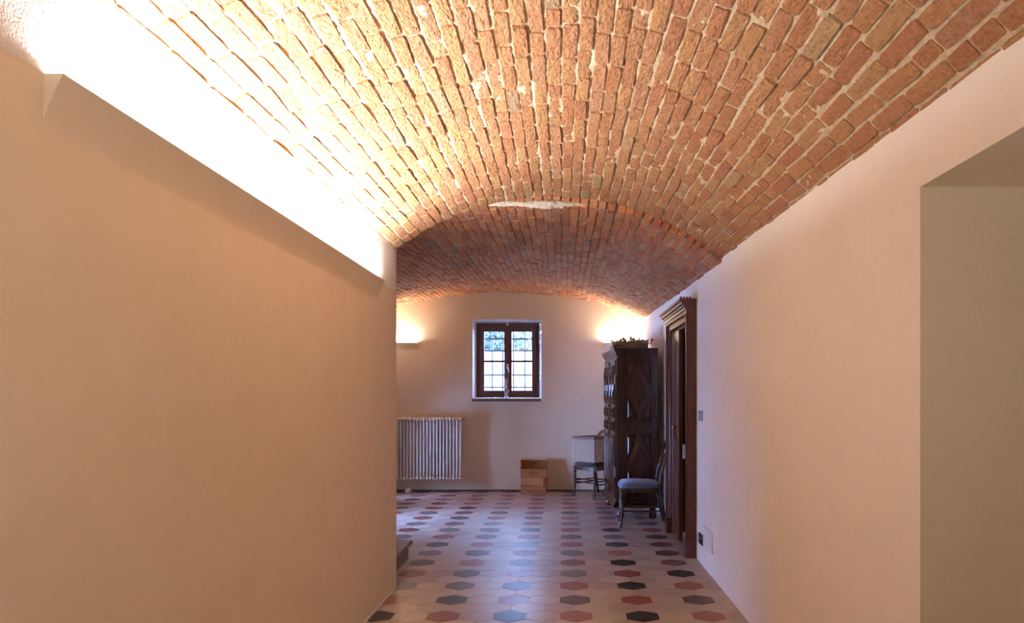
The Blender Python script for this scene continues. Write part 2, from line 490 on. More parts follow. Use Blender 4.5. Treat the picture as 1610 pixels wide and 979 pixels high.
def brick_protos(n=14):
    """unit bricks: face pointing -Z, 1 x 1 footprint, irregular chipped outline; 38 triangles"""
    out = []
    for k in range(n):
        rr = random.Random(100 + k)
        bm = nb()
        base = [(-.5,-.42),(-.5,.42),(-.42,.5),(.42,.5),(.5,.42),(.5,-.42),(.42,-.5),(-.42,-.5)]
        chip = rr.choice([None, 0, 2, 4, 6])
        outl = []
        for q, (u, v) in enumerate(base):
            s = 1 - rr.uniform(0, .035)
            if chip is not None and q in (chip, (chip+1) % 8): s -= rr.uniform(.02, .09)
            outl.append((u*s, v*(1 - rr.uniform(0, .02))))
        inn = [(u*.91, v*.97) for u, v in outl]
        top = [bm.verts.new((u, v, -rr.uniform(-.022, .022))) for u, v in inn]
        mid = [bm.verts.new((u, v, .14 + rr.uniform(-.05, .05))) for u, v in outl]
        bot = [bm.verts.new((u*1.02, v*1.01, 1)) for u, v in outl]
        c = bm.verts.new((rr.uniform(-.1, .1), rr.uniform(-.1, .1), -rr.uniform(-.01, .03)))
        for q in range(8):
            r_ = (q+1) % 8
            bm.faces.new((c, top[q], top[r_])); bm.faces.new((top[q], mid[q], mid[r_], top[r_])); bm.faces.new((mid[q], bot[q], bot[r_], mid[r_]))
        bmesh.ops.recalc_face_normals(bm, faces=bm.faces)
        me = bpy.data.meshes.new('brick'); bm.to_mesh(me); bm.free()
        out.append(me)
    return out

def proj(x, y, z):
    if y < .3: return None
    return CX + F_PX*x/y, CY - F_PX*(z-EYE)/y

def lay_vault(root, P, x0, x1, y0, y1, yvis, mat_i, mat_s, cw, seed, visible, drop=0.0):
    rr = random.Random(seed)
    protos = brick_protos()
    for m in protos: m.materials.append(mat_i)
    # course centres by arc length at mid length
    ym = (max(y0, yvis) + y1) / 2
    xs = [x0]; x = x0
    pts = []; s = 0; N = 600
    px, pz = x0, P(x0, ym)
    tab = [(0, x0)]
    for i in range(1, N+1):
        x = x0 + (x1-x0)*i/N; z = P(x, ym)
        s += math.hypot(x-px, z-pz); tab.append((s, x)); px, pz = x, z
    L = s; nc = int(round(L/cw)); cw = L/nc
    def x_at(s):
        lo = 0
        s = max(0, min(L, s))
        i = min(N-1, int(s/L*N)); 
        while i > 0 and tab[i][0] > s: i -= 1
        while i < N-1 and tab[i+1][0] < s: i += 1
        a, b = tab[i], tab[i+1]
        return a[1] + (b[1]-a[1])*(s-a[0])/max(1e-9, b[0]-a[0])
    bricks = []
    for c in range(nc):
        sc = (c+.5)*cw + rr.uniform(-.0025, .0025)
        y = y0 - rr.uniform(0, .24)*0
        first = True
        ph = rr.uniform(0, 50)
        while y < y1 - .01:
            t = rr.random()
            ln = rr.uniform(.235, .26) if t < .74 else (rr.uniform(.11, .13) if t < .9 else rr.uniform(.16, .2))
            if first: ln *= rr.choice([1, .5, .75]); first = False
            gap = rr.uniform(.002, .007)
            ln = min(ln, y1 - y)
            if y1 - y - ln < .06: ln = y1 - y
            yc = y + ln/2
            wob = .006*noise.noise(Vector((ph, yc*1.3, 0)))
            xx = x_at(sc + wob)
            e = .01
            dz = (P(xx+e, yc)-P(xx-e, yc))/(2*e); dzy = (P(xx, yc+e*4)-P(xx, yc-e*4))/(8*e)
            ax = Vector((1, 0, dz)).normalized(); ay = Vector((0, 1, dzy)).normalized()
            az = ax.cross(ay).normalized(); ay = az.cross(ax)
            Rm = Matrix((ax, ay, az)).transposed()
            Rm = Rm @ Matrix.Rotation(rr.gauss(0, .022), 3, 'Z') @ Matrix.Rotation(rr.gauss(0, .03), 3, 'Y') @ Matrix.Rotation(rr.gauss(0, .008), 3, 'X')
            w = cw - rr.uniform(.0015, .0075)
            dep = .065
            loc = Vector((xx, yc, P(xx, yc))) + az*(rr.gauss(0, .0022) - .002)
            M = Matrix.Translation(loc) @ Rm.to_4x4() @ Matrix.Diagonal((w, ln-gap, dep, 1))
            p = proj(*loc)
            score = -1
            if p and -40 < p[0] < W_PX+40 and -40 < p[1] < H_PX and visible(loc):
                score = w*ln*abs((loc - Vector((0,0,EYE))).normalized().dot(az))/(loc - Vector((0,0,EYE))).length_squared
            bricks.append((score, M, rr.randrange(len(protos)), rr.random()))
            y += ln
    bricks.sort(key=lambda b: -b[0])
    singles = [b for b in bricks[:300] if b[0] > 0]
    rest = bricks[len(singles):]
    for sc_, M, k, _ in singles:
        o = bpy.data.objects.new('brick', protos[k]); COL.objects.link(o); o.parent = root
        o.matrix_local = M
    verts, faces, tint = [], [], []
    pd = [([v.co.copy() for v in m.vertices], [tuple(p.vertices) for p in m.polygons]) for m in protos]
    for sc_, M, k, t in rest:
        b = len(verts)
        verts += [tuple(M @ v) for v in pd[k][0]]
        faces += [tuple(i+b for i in f) for f in pd[k][1]]
        tint += [t]*len(pd[k][1])
    me = bpy.data.meshes.new('brickwork'); me.from_pydata(verts, [], faces)
    at = me.attributes.new('tint', 'FLOAT', 'FACE'); at.data.foreach_set('value', tint)
    o = link('brickwork', me, mat_s, root); o['kind'] = 'stuff'

C1 = struct('ceiling')
link('mortar', vault_mesh(P1, XL - .03, XR + .03, YA, 4.93, 0.010, .012, .0042), M_MORTAR, C1)
lay_vault(C1, P1, XL - .035, XR + .035, YA, 4.94, 1.5, M_BRICK, M_BRICK_S, .0635, 11, lambda p: True)
C2 = struct('ceiling')
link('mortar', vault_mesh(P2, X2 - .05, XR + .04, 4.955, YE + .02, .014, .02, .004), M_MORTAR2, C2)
def vis2(p):   # hidden behind the near vault / left wall end
    q = proj(*p)
    if q[0] < 627: return False
    xe = p.x*4.93/p.y; ze = EYE + (p.z-EYE)*4.93/p.y
    return XL < xe < XR and ze < P1(xe, 4.93)
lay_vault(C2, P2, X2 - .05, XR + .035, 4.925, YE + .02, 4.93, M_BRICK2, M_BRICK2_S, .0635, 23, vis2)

# rough mortar repair where the two vaults meet
def mortar_patch():
    bm = nb(); n, m = 90, 10
    V = []
    for i in range(n+1):
        u = i/n; x = -.60 + .79*u
        hw = (.004 + .016*math.exp(-((u-.62)/.22)**2) + .010*math.exp(-((u-.2)/.15)**2)) * (1 if u < .95 else (1-u)/.05 + .05)
        zc = PA(x) + .012 + .004*math.sin(u*9)
        row = []
        for k in range(m+1):
            a = math.pi*(k/m) 
            r = hw*(1 + .55*noise.noise(Vector((x*38, k*.9, 2))) + .35*noise.noise(Vector((x*90, k*2.1, 4))))
            row.append(bm.verts.new((x, 4.935 - r*1.1*math.sin(a)*1.0, zc + hw*0 + r*1.15*math.cos(a)*1.3)))
        V.append(row)
    for i in range(n):
        for k in range(m): bm.faces.new((V[i][k], V[i+1][k], V[i+1][k+1], V[i][k+1]))
    o = obj('trim_1', bm, m_mortar('patch_mortar', (0.40, 0.34, 0.28), (0.60, 0.53, 0.45)), None, smooth=True); o['kind'] = 'structure'
mortar_patch()

# ------------------------------------------------------------------ hexagonal tiles
def lay_floor(root):
    Wd = .2; s = Wd/math.sqrt(3)
    def hexmesh(name, mats):
        bm = nb()
        r0 = s - .0022; r1 = s - .0012*2
        rings = []
        for r, z in ((s-.0034, 0), (s-.0022, -.0008), (s-.0022, -.012)):
            rings.append([bm.verts.new((r*math.sin(math.pi/3*k), r*math.cos(math.pi/3*k), z)) for k in range(6)])
        bm.faces.new(rings[0])
        for a, b in zip(rings, rings[1:]):
            for k in range(6): bm.faces.new((a[k], a[(k+1)%6], b[(k+1)%6], b[k]))
        bmesh.ops.recalc_face_normals(bm, faces=bm.faces)
        me = bpy.data.meshes.new(name); bm.to_mesh(me); bm.free()
        me.materials.append(mats); return me
    keys = list(TILE)
    protos = {k: hexmesh('tile', TILE[k]) for k in keys}
    rr = random.Random(5)
    tiles = []
    j0 = -42; j1 = 33
    for j in range(j0, j1):
        yc = 4.324 + j*1.5*s
        for i in range(-17, 7):
            xc = .08 + i*Wd + (Wd/2 if j % 2 else 0)
            if yc - s > YE or yc + s < YA: continue
            if yc < 4.9 and xc < XL - .11: continue
            if xc > XR + (.45 if OP[0] < yc < OP[1] or DO[0] < yc < DO[1] else .10) or xc < X2 - .1: continue
            if j % 2 == 0 and i % 2 == 0:
                k_, m_ = j//2, i//2
                key = rr.choices(['red','maroon','rust'], [5,4,3])[0] if (k_+m_) % 2 == 0 else rr.choices(['black','brown','grey'], [5,3,3])[0]
                if rr.random() < .06: key = rr.choice(['grey','maroon','brown'])
            else:
                key = rr.choices(['beige','mauve','sand'], [5,4,2])[0]
            M = Matrix.Translation((xc + rr.gauss(0,.0006), yc + rr.gauss(0,.0006), rr.gauss(0,.0002))) @ Matrix.Rotation(rr.gauss(0,.0030),4,'X') @ Matrix.Rotation(rr.gauss(0,.0035),4,'Y') @ Matrix.Rotation(rr.choice(range(6))*math.pi/3,4,'Z')
            p = proj(xc, yc, 0); score = -1
            if p and -20 < p[0] < W_PX and p[1] < H_PX + 12 and (p[0] > 600 or p[1] > 950) and -1.25 < xc*(4.98/max(yc,4.98)) and xc > (XL-.08 if yc < 4.98 else -9):
                score = 1/yc**3
            tiles.append((score, M, key))
    tiles.sort(key=lambda t: -t[0])
    singles = [t for t in tiles[:300] if t[0] > 0]; rest = tiles[len(singles):]
    for _, M, k in singles:
        o = bpy.data.objects.new('tile', protos[k]); COL.objects.link(o); o.parent = root; o.matrix_local = M
    verts, faces, mi = [], [], []
    pd = ([v.co.copy() for v in protos['red'].vertices], [tuple(p.vertices) for p in protos['red'].polygons])
    for _, M, k in rest:
        b = len(verts); verts += [tuple(M @ v) for v in pd[0]]
        faces += [tuple(i+b for i in f) for f in pd[1]]; mi += [keys.index(k)]*len(pd[1])
    me = bpy.data.meshes.new('tiling'); me.from_pydata(verts, [], faces)
    for k in keys: me.materials.append(TILE[k])
    me.polygons.foreach_set('material_index', mi)
    o = link('tiling', me, None, root); o['kind'] = 'stuff'
lay_floor(FLOOR)

# ------------------------------------------------------------------ far window
def make_window():
    root = struct('window_1', 'small dark wood casement window in the far wall')
    root.location = (0, 10.38, 0)
    S = 108.8
    X = lambda p: (p-885)/S
    Z = lambda p: 1.33-(p-621)/S
    # splayed white reveal
    bm = nb(); y0, y1 = YE - 10.38 + .001, .16
    x0, x1, z0, z1 = WI
    q0 = [(x0+.001, z0+.001), (x1-.001, z0+.001), (x1-.001, z1-.001), (x0+.001, z1-.001)]
    q1 = [(X(749.3), Z(625.2)), (X(848.5), Z(625.2)), (X(848.5), Z(507.6)), (X(749.3), Z(507.6))]
    A = [bm.verts.new((x, y0, z)) for x, z in q0]; B = [bm.verts.new((x, 0.06, z)) for x, z in q1]; C = [bm.verts.new((x, y1, z)) for x, z in q1]
    for a, b in ((A, B), (B, C)):
        for k in range(4): bm.faces.new((a[k], a[(k+1)%4], b[(k+1)%4], b[k]))
    obj('reveal', bm, M_REVEAL, root)
    obj('window_sill', bx(X(740)+.07, X(852)-.0, YE-10.38-.035, YE-10.38+.03, 1.243, 1.284, bev=.004), M_SILL, root)
    # fixed frame
    def frame(bm, xa, xb, za, zb, l, r, t, b, ya, yb, bev=.003):
        box(bm, xa, xa+l, ya, yb, za, zb, bev); box(bm, xb-r, xb, ya, yb, za, zb, bev)
        box(bm, xa+l, xb-r, ya, yb, zb-t, zb, bev); box(bm, xa+l, xb-r, ya, yb, za, za+b, bev)
    bm = nb(); frame(bm, X(749.5), X(848.3), Z(625), Z(508), .052, .052, .055, .04, -.005, .06)
    obj('window_frame', bm, M_WINW, root)
    for nm, a, b, gl, gr in (('l', 755, 798.2, 761.5, 793), ('r', 798.4, 842.6, 804.7, 836.3)):
        bm = nb()
        xa, xb, za, zb = X(a), X(b), Z(621.3), Z(513.8)
        frame(bm, xa, xb, za, zb, X(gl)-xa, xb-X(gr), Z(513.8)-Z(521.3), Z(613.7)-Z(621.3), -.025, .03)
        box(bm, X(gl), X(gr), -.02, .025, Z(569.4), Z(566.2), .003)
        # small glazing beads
        c = obj('casement', bm, M_WINW, root)
        for zt, zb_ in ((521.3, 566.2), (569.4, 613.7)):
            obj('pane', bx(X(gl)-.004, X(gr)+.004, .004, .008, Z(zb_)-.004, Z(zt)+.004), M_PANE, c)
        for zz in (Z(530), Z(610)):
            hb = nb(); hx = xa - .002 if nm == 'l' else xb + .002
            lathe(hb, [(.006, zz-.03), (.006, zz+.03), (.003, zz+.038)], hx, -.028, 8)
            obj('hinge', hb, M_IRON, c)
    bm = nb(); box(bm, X(795.5), X(801), -.045, -.02, Z(621), Z(514), .004)
    obj('meeting_strip', bm, M_WINW, root)
    bm = nb(); box(bm, X(796.2), X(800), -.055, -.044, Z(580), Z(572), .003)
    tube(bm, [(X(798), -.05, Z(574)), (X(798), -.085, Z(574)), (X(799.5), -.09, Z(578)), (X(800.5), -.09, Z(586))], [.005, .005, .0055, .004], 8)
    obj('espagnolette_handle', bm, M_STEEL, root)
    bm = nb(); box(bm, X(796.5), X(800), -.05, -.04, Z(512), Z(507.9), .002)
    obj('latch', bm, M_STEEL, root)
    # outside iron grille
    S2 = 1129/10.62
    X2_ = lambda p: (p-885)/S2; Z2 = lambda p: 1.33-(p-621)/S2
    for p in (757, 774, 790.7, 807.6, 825.2, 842):
        bm = nb(); tube(bm, [(X2_(p), .24, 1.2), (X2_(p), .24, 2.5)], .0125, 6); obj('grille_bar', bm, M_IRON, root)
    for p in (513, 532.6, 551.6, 589.4, 608.6):
        bm = nb(); box(bm, -1.32, -.25, .232, .240, Z2(p)-.012, Z2(p)+.012); obj('grille_bar', bm, M_IRON, root)
    return root
make_window()

# ------------------------------------------------------------------ added glazed door and window (out of frame; they let extra daylight in)
def added_glazing(name, label, W):
    root = struct(name, label)
    root.location = (X2 - .15, 0, 0)
    ya, yb, za, zb = W
    for a, b in (((ya, (ya+yb)/2), ((ya+yb)/2, yb)) if yb - ya > .5 else ((ya, yb),)):
        rl = .07 if yb - ya > .5 else .035
        bm = nb()
        box(bm, -.03, .03, a, a+rl, za, zb, .003); box(bm, -.03, .03, b-rl, b, za, zb, .003)
        box(bm, -.03, .03, a+rl, b-rl, zb-rl, zb, .003); box(bm, -.03, .03, a+rl, b-rl, za, za+rl, .003)
        box(bm, -.02, .02, a+rl, b-rl, (za+zb)/2, (za+zb)/2+.02, .003)
        d = obj('door_leaf', bm, M_WINW, root)
        obj('pane', bx(-.003, .003, a+rl-.004, b-rl+.004, za+rl-.01, zb-rl+.01), M_PANE, d)
added_glazing('added_door', 'added low glazed door, out of frame, letting daylight into the far room', W2)
added_glazing('added_window', 'added small low window, out of frame, lighting the radiator', W3)

# ------------------------------------------------------------------ outside
def outside():
    o = obj('ground', bx(-14, 10, YE+.6, 30, -.4, -.05), M_GROUND); o['kind'] = 'structure'
    root = thing('lattice_screen', 'white perforated lattice screen standing outside beyond the far window', 'screen', (-1.1, 12.6, -.05))
    W_, H_, pitch, bw = 2.6, 2.12, .0325, .0215
    bm = nb(); n = int(W_/pitch)
    for i in range(n+1):
        x = -W_/2 + i*pitch; box(bm, x-bw/2, x+bw/2, -.006, 0, 0, H_)
    for i in range(int(H_/pitch)+1):
        z = i*pitch; box(bm, -W_/2, W_/2, 0, .006, z-bw/2, z+bw/2)
    l = obj('lattice', bm, M_LATT, root); l['kind'] = 'stuff'
    for x in (-W_/2-.03, W_/2+.03):
        obj('post', bx(x-.03, x+.03, -.03, .03, 0, H_+.05, bev=.004), M_LATT, root)
    obj('top_rail', bx(-W_/2, W_/2, -.02, .02, H_, H_+.04, bev=.004), M_LATT, root)
    for q, (x, y, sc, mat, lab) in enumerate(((-2.05, 14.6, 1.0, M_LEAF, 'leafy green tree outside seen through the left casement of the window'),
                                     (-.75, 17.6, 1.0, M_LEAF2, 'pale leafy tree outside seen through the right casement of the window'))):
        t = thing('tree', lab, 'tree', (x, y, -.05))
        bm = nb(); tube(bm, [(0, 0, 0), (.03, 0, 1.0), (-.02, .05, 2.2), (.05, 0, 3.4)], [.12, .10, .08, .04], 8)
        obj('trunk', bm, M_BARK, t)
        rr = random.Random(q+40); verts, faces = [], []
        for k in range(9000):
            u = Vector((rr.gauss(0, 1), rr.gauss(0, 1), rr.gauss(0, 1))).normalized() * rr.uniform(.35, 1)**.5
            c = Vector((u.x*(1.3 + .25*q), u.y*.9, 2.2+.3*q+u.z*(1.9 + .2*q)))*sc
            a = Vector((rr.gauss(0, 1), rr.gauss(0, 1), rr.gauss(0, 1))).normalized(); b = a.orthogonal().normalized()
            s_ = rr.uniform(.05, .09); i0 = len(verts)
            verts += [tuple(c-a*s_), tuple(c-b*s_*.5), tuple(c+a*s_), tuple(c+b*s_*.5)]; faces.append((i0, i0+1, i0+2, i0+3))
        me = bpy.data.meshes.new('foliage'); me.from_pydata(verts, [], faces)
        f = link('foliage', me, mat, t); f['kind'] = 'stuff'
outside()

# ------------------------------------------------------------------ cove lights
def cove_light(label, length, loc, rz, power, fixed=None, drop=.115, depth=.045):
    """local: wall plane at y=0, sticks out to -y, runs along x from 0 to length, lip at z=0"""
    root = thing('cove_light', label, 'light', loc, rz, 'plaster cove lights')
    prof = []
    n = 10
    for i in range(n+1):                       # concave outer face from lip down to the wall
        a = i/n
        prof.append((-depth*(1-a)**1.4 if a < 1 else 0, -drop*a))
    inner = [(0, -.0125), (-depth*.74, -.0125), (-depth+.0035, -.002), (-depth+.0015, 0)]
    bm = nb(); extrude_profile(bm, prof + [(.004, -drop), (.004, -.0125)] + inner[1:], 0, length, 'x')
    obj('plaster_profile', bm, M_WARM, root)
    for xx in (0, length):
        x0_, x1_ = (xx-.004, xx) if xx == 0 else (xx, xx+.004)
        bm = nb(); extrude_profile(bm, prof + [(.004, -drop), (.004, 0)], x0_, x1_, 'x')
        obj('end_cap', bm, M_WARM, root)
    obj('led_strip', bx(.01, length-.01, -depth*.68, -.010, -.0125, -.0110), M_LED, root)
    a = area('led_lamp', (length/2, -depth*.62, -.005), length-.03, depth*.35, power, LED if power > 30 else SCONCE, (math.pi + LED_TILT, 0, 0))
    a.parent = root
    return root
# local -y must point to world +x for the left wall: rotate +90 deg (x->+y, -y->+x)
cove_light('long plaster cove light glowing along the left wall just under the brick vault', 2.88, (XL, 1.60, 2.045), math.pi/2, LED_W['long'])
cove_light('short plaster cove light glowing on the far wall above the radiator', .56, (X2+.02, YE, 2.055), 0, LED_W['short'], drop=.11, depth=.05)
cove_light('short plaster cove light glowing on the far wall behind the tall wardrobe', .52, (.562, YE, 2.055), 0, LED_W['short'], drop=.11, depth=.05)

# ------------------------------------------------------------------ radiator
def radiator():
    xr = (727-885)*9.86/1129
    root = thing('radiator', 'white tubular column radiator under the left part of the far wall', 'radiator', (xr, 9.86, 0))
    z0, z1 = .150, 1.035; n = 24; p = .0452
    bm = nb()
    for yy in (-.045, 0, .045):
        tube(bm, [(0, yy, z0+.05), (0, yy, z0+.12), (0, yy, z1-.10), (0, yy, z1-.035)], [.0125, .0125, .0125, .012], 10)
    for zz in (z0+.045, z1-.03):           # rounded headers
        prof = [(.004, -.075), (.016, -.066), (.021, -.05), (.021, .05), (.016, .066), (.004, .075)]
        Mx = Matrix.Translation((0, 0, zz)) @ Matrix.Rotation(math.pi/2, 4, 'X')
        lathe(bm, prof, 0, 0, 12, Mx)
    bmesh.ops.recalc_face_normals(bm, faces=bm.faces)
    me = bpy.data.meshes.new('section'); bm.to_mesh(me); bm.free(); me.materials.append(M_RAD)
    for q in me.polygons: q.use_smooth = True
    for i in range(n):
        o = bpy.data.objects.new('section', me); COL.objects.link(o); o.parent = root; o.location = (-.022 - i*p, 0, 0)
    for zz, nm in ((z0+.045, 'header'), (z1-.03, 'header')):
        bm = nb(); tube(bm, [(-.01, 0, zz), (-.022-(n-1)*p-.01, 0, zz)], .018, 10); obj(nm, bm, M_RAD, root, True)
    bm = nb(); tube(bm, [(-.005, 0, z1-.03), (.02, 0, z1-.03)], .017, 10)
    tube(bm, [(.02, 0, z1-.03), (.036, 0, z1-.03)], .009, 8)
    tube(bm, [(.028, 0, z1-.03), (.028, -.04, z1-.03)], .006, 8)
    obj('air_valve', bm, M_COPPER, root, True)
    for xx in (-.12, -.9):
        for zz in (z0+.08, z1-.08):
            obj('bracket', bx(xx-.012, xx+.012, .02, .088, zz-.01, zz+.01), M_RAD, root)
    bm = nb(); tube(bm, [(-.022-(n-1)*p-.03, 0, z0+.045), (-.022-(n-1)*p-.05, 0, z0+.04), (-.022-(n-1)*p-.06, 0, z0), (-.022-(n-1)*p-.06, 0, .0)], .009, 8)
    obj('supply_pipe', bm, M_RAD, root, True)
radiator()
def pipe_cover():
    x, y = (642-885)*9.78/1129, 9.78
    root = thing('pipe_cover', 'small white domed cap on the floor beneath the radiator', 'cover', (x, y, 0))
    bm = nb(); lathe(bm, [(.040, 0), (.045, .008), (.045, .035), (.040, .052), (.026, .062), (.008, .066)], 0, 0, 20)
    obj('dome', bm, M_WHITE, root, True)
    bm = nb(); box(bm, .044, .064, -.03, .01, 0, .052, .003); box(bm, .04, .07, -.035, -.025, 0, .03, .002)
    obj('bracket', bm, M_SILL, root)
pipe_cover()

# ------------------------------------------------------------------ reed diffuser on the window ledge
def diffuser():
    x = (796-885)*10.12/1129
    root = thing('reed_diffuser', 'clear glass bottle with wooden reeds standing on the window ledge', 'bottle', (x, 10.12, 1.290))
    bm = nb(); lathe(bm, [(.027, 0), (.031, .004), (.031, .095), (.026, .11), (.012, .122), (.012, .145), (.016, .147), (.016, .158), (.008, .159)], 0, 0, 16)
    obj('bottle', bm, M_GLASS, root, True)
    obj('label', bx(-.020, .020, -.0330, -.0300, .015, .085), M_LABEL, root)
    for k, (dx, dy) in enumerate(((-.022, .0), (-.008, .02), (.012, -.01), (.024, .008))):
        bm = nb(); tube(bm, [(-dx*.3, -dy*.3, .05), (dx, dy, .275)], .0028, 5); obj('reed', bm, M_REED, root)
diffuser()

# ------------------------------------------------------------------ wardrobe
def relief_panel(bm, x0, x1, z0, z1, y, out=-1, d=.014, diamond=True):
    """recessed moulded panel with a raised rhombus and four corner facets, in the plane y (faces out*y)"""
    def P(u, v, h): return bm.verts.new((u, y + out*h, v))
    def poly(pts, h0, h1, ins):
        cx = sum(p[0] for p in pts)/len(pts); cz = sum(p[1] for p in pts)/len(pts)
        A = [P(u, v, h0) for u, v in pts]
        B = [P(cx+(u-cx)*(1-ins), cz+(v-cz)*(1-ins), h1) for u, v in pts]
        n = len(pts)
        for k in range(n): bm.faces.new((A[k], A[(k+1)%n], B[(k+1)%n], B[k]))
        bm.faces.new(B)
    # frame moulding ring
    w = .014
    def ring(a, h_out, h_mid, b):
        q = lambda m: [(x0+m, z0+m), (x1-m, z0+m), (x1-m, z1-m), (x0+m, z1-m)]
        r0 = [P(u, v, 0) for u, v in q(0)]; r1 = [P(u, v, h_mid) for u, v in q(a)]; r2 = [P(u, v, h_mid) for u, v in q(b)]; r3 = [P(u, v, -.004) for u, v in q(b+.006)]
        for A, B in ((r0, r1), (r1, r2), (r2, r3)):
            for k in range(4): bm.faces.new((A[k], A[(k+1)%4], B[(k+1)%4], B[k]))
    ring(.004, 0, .010, w)
    x0 += w+.010; x1 -= w+.010; z0 += w+.010; z1 -= w+.010
    cx, cz = (x0+x1)/2, (z0+z1)/2; hx, hz = (x1-x0)/2, (z1-z0)/2
    if diamond:
        g = .10
        poly([(cx, z0+hz*.04), (x1-hx*.03, cz), (cx, z1-hz*.04), (x0+hx*.03, cz)], 0, d, .36)
        for sx, sz in ((1, 1), (1, -1), (-1, 1), (-1, -1)):
            c = (cx+sx*hx, cz+sz*hz)
            pts = [c, (cx+sx*hx, cz+sz*hz*(g+.06)), (cx+sx*hx*(g+.06), cz+sz*hz)]
            poly(pts, 0, d*.9, .45)
    else:
        poly([(x0, z0), (x1, z0), (x1, z1), (x0, z1)], 0, d, .25)

def wardrobe():
    th = math.radians(-86.5)
    root = thing('wardrobe', 'tall dark carved walnut wardrobe with diamond panels against the right wall', 'wardrobe', (.768, 8.215, 0), th)
    W2_, D2 = .53, .215           # body half sizes
    zb, zt = .205, 1.76
    bm = nb()
    box(bm, -W2_, W2_, -D2+.0, D2, zb, zt, .004)
    obj('body', bm, M_WALNUT, root)
    # cornice: stepped moulding swept round front and sides
    def sweep(name, prof, mat):
        bm = nb(); rings = []
        for off, z in prof:
            rings.append([bm.verts.new(p) for p in ((-W2_-off*.6, D2, z), (-W2_-off*.6, -D2-off, z), (W2_+off*.5, -D2-off, z), (W2_+off*.5, D2, z))])
        for a, b in zip(rings, rings[1:]):
            for k in range(3): bm.faces.new((a[k], a[k+1], b[k+1], b[k]))
        bm.faces.new(rings[0]); bm.faces.new(list(reversed(rings[-1])))
        for a, b in zip(rings, rings[1:]): bm.faces.new((a[3], a[0], b[0], b[3]))
        return obj(name, bm, mat, root)
    sweep('cornice', [(-.01, 1.735), (.004, 1.740), (.006, 1.752), (.016, 1.760), (.020, 1.775), (.030, 1.790), (.034, 1.806), (.042, 1.812), (.044, 1.832), (.0, 1.836)], M_WALNUT)
    sweep('plinth', [(-.01, .128), (.046, .130), (.048, .150), (.040, .158), (.030, .175), (.026, .190), (.012, .200), (.008, .215), (-.01, .218)], M_WALNUT)
    for sx in (-1, 1):
        for sy in (-1, 1):
            bm = nb(); lathe(bm, [(.022, 0), (.036, .012), (.042, .045), (.036, .075), (.024, .09), (.034, .10), (.038, .115), (.030, .130)], sx*(W2_-.045), sy*(D2-.045)-.01*(sy < 0), 16)
            obj('foot', bm, M_WALNUT, root, True)
    # side panels (both ends)
    def side(sgn):
        for (z0, z1) in ((1.045, 1.70), (.285, .93)):
            bm = nb(); relief_panel(bm, -.140, .160, z0, z1, 0, -1, .020)
            bmesh.ops.recalc_face_normals(bm, faces=bm.faces)
            # plane y=0 facing -y  ->  rotate so it faces +-x
            bmesh.ops.transform(bm, matrix=Matrix.Translation((sgn*(W2_+.001), 0, 0)) @ Matrix.Rotation(sgn*math.pi/2, 4, 'Z'), verts=bm.verts)
            obj('side_panel', bm, M_WALNUT2, root, recalc=True)
    side(1); side(-1)
    # corner pilasters and doors on the front (faces -y)
    for sx in (-1, 1):
        bm = nb(); box(bm, sx*(W2_-.03)-.028, sx*(W2_-.03)+.028, -D2-.014, -D2+.01, zb+.01, zt-.03, .004)
        obj('pilaster', bm, M_WALNUT, root)
    for sx in (-1, 1):
        a, b = (.008, W2_-.066) if sx > 0 else (-(W2_-.066), -.008)
        bm = nb(); box(bm, a, b, -D2-.022, -D2+.002, zb+.03, zt-.05, .004)
        d = obj('door', bm, M_WALNUT, root)
        mid = (a+b)/2
        for (z0, z1, dia) in ((1.23, 1.66, True), (1.075, 1.20, True), (.925, 1.05, True), (.30, .895, False)):
            for (xa, xb) in ((a+.035, mid-.012), (mid+.012, b-.035)):
                bm = nb(); relief_panel(bm, xa, xb, z0, z1, -D2-.022, -1, .022, dia)
                obj('door_panel', bm, M_WALNUT2, d)
        for zz in (1.5, .5):
            hb = nb(); xx = b+.003 if sx > 0 else a-.003
            lathe(hb, [(.003, zz-.055), (.007, zz-.045), (.007, zz+.045), (.003, zz+.055)], xx, -D2-.024, 8)
            obj('hinge', hb, M_STEEL, d)
    bm = nb(); box(bm, -.012, .012, -D2-.034, -D2-.020, zb+.03, zt-.05, .004); obj('meeting_strip', bm, M_WALNUT, root)
    bm = nb(); box(bm, .028, .046, -D2-.026, -D2-.021, .955, 1.02, .002)
    tube(bm, [(.037, -D2-.02, .99), (.037, -D2-.05, .99)], .004, 6)
    obj('key_escutcheon', bm, M_BRASS, root)
wardrobe()

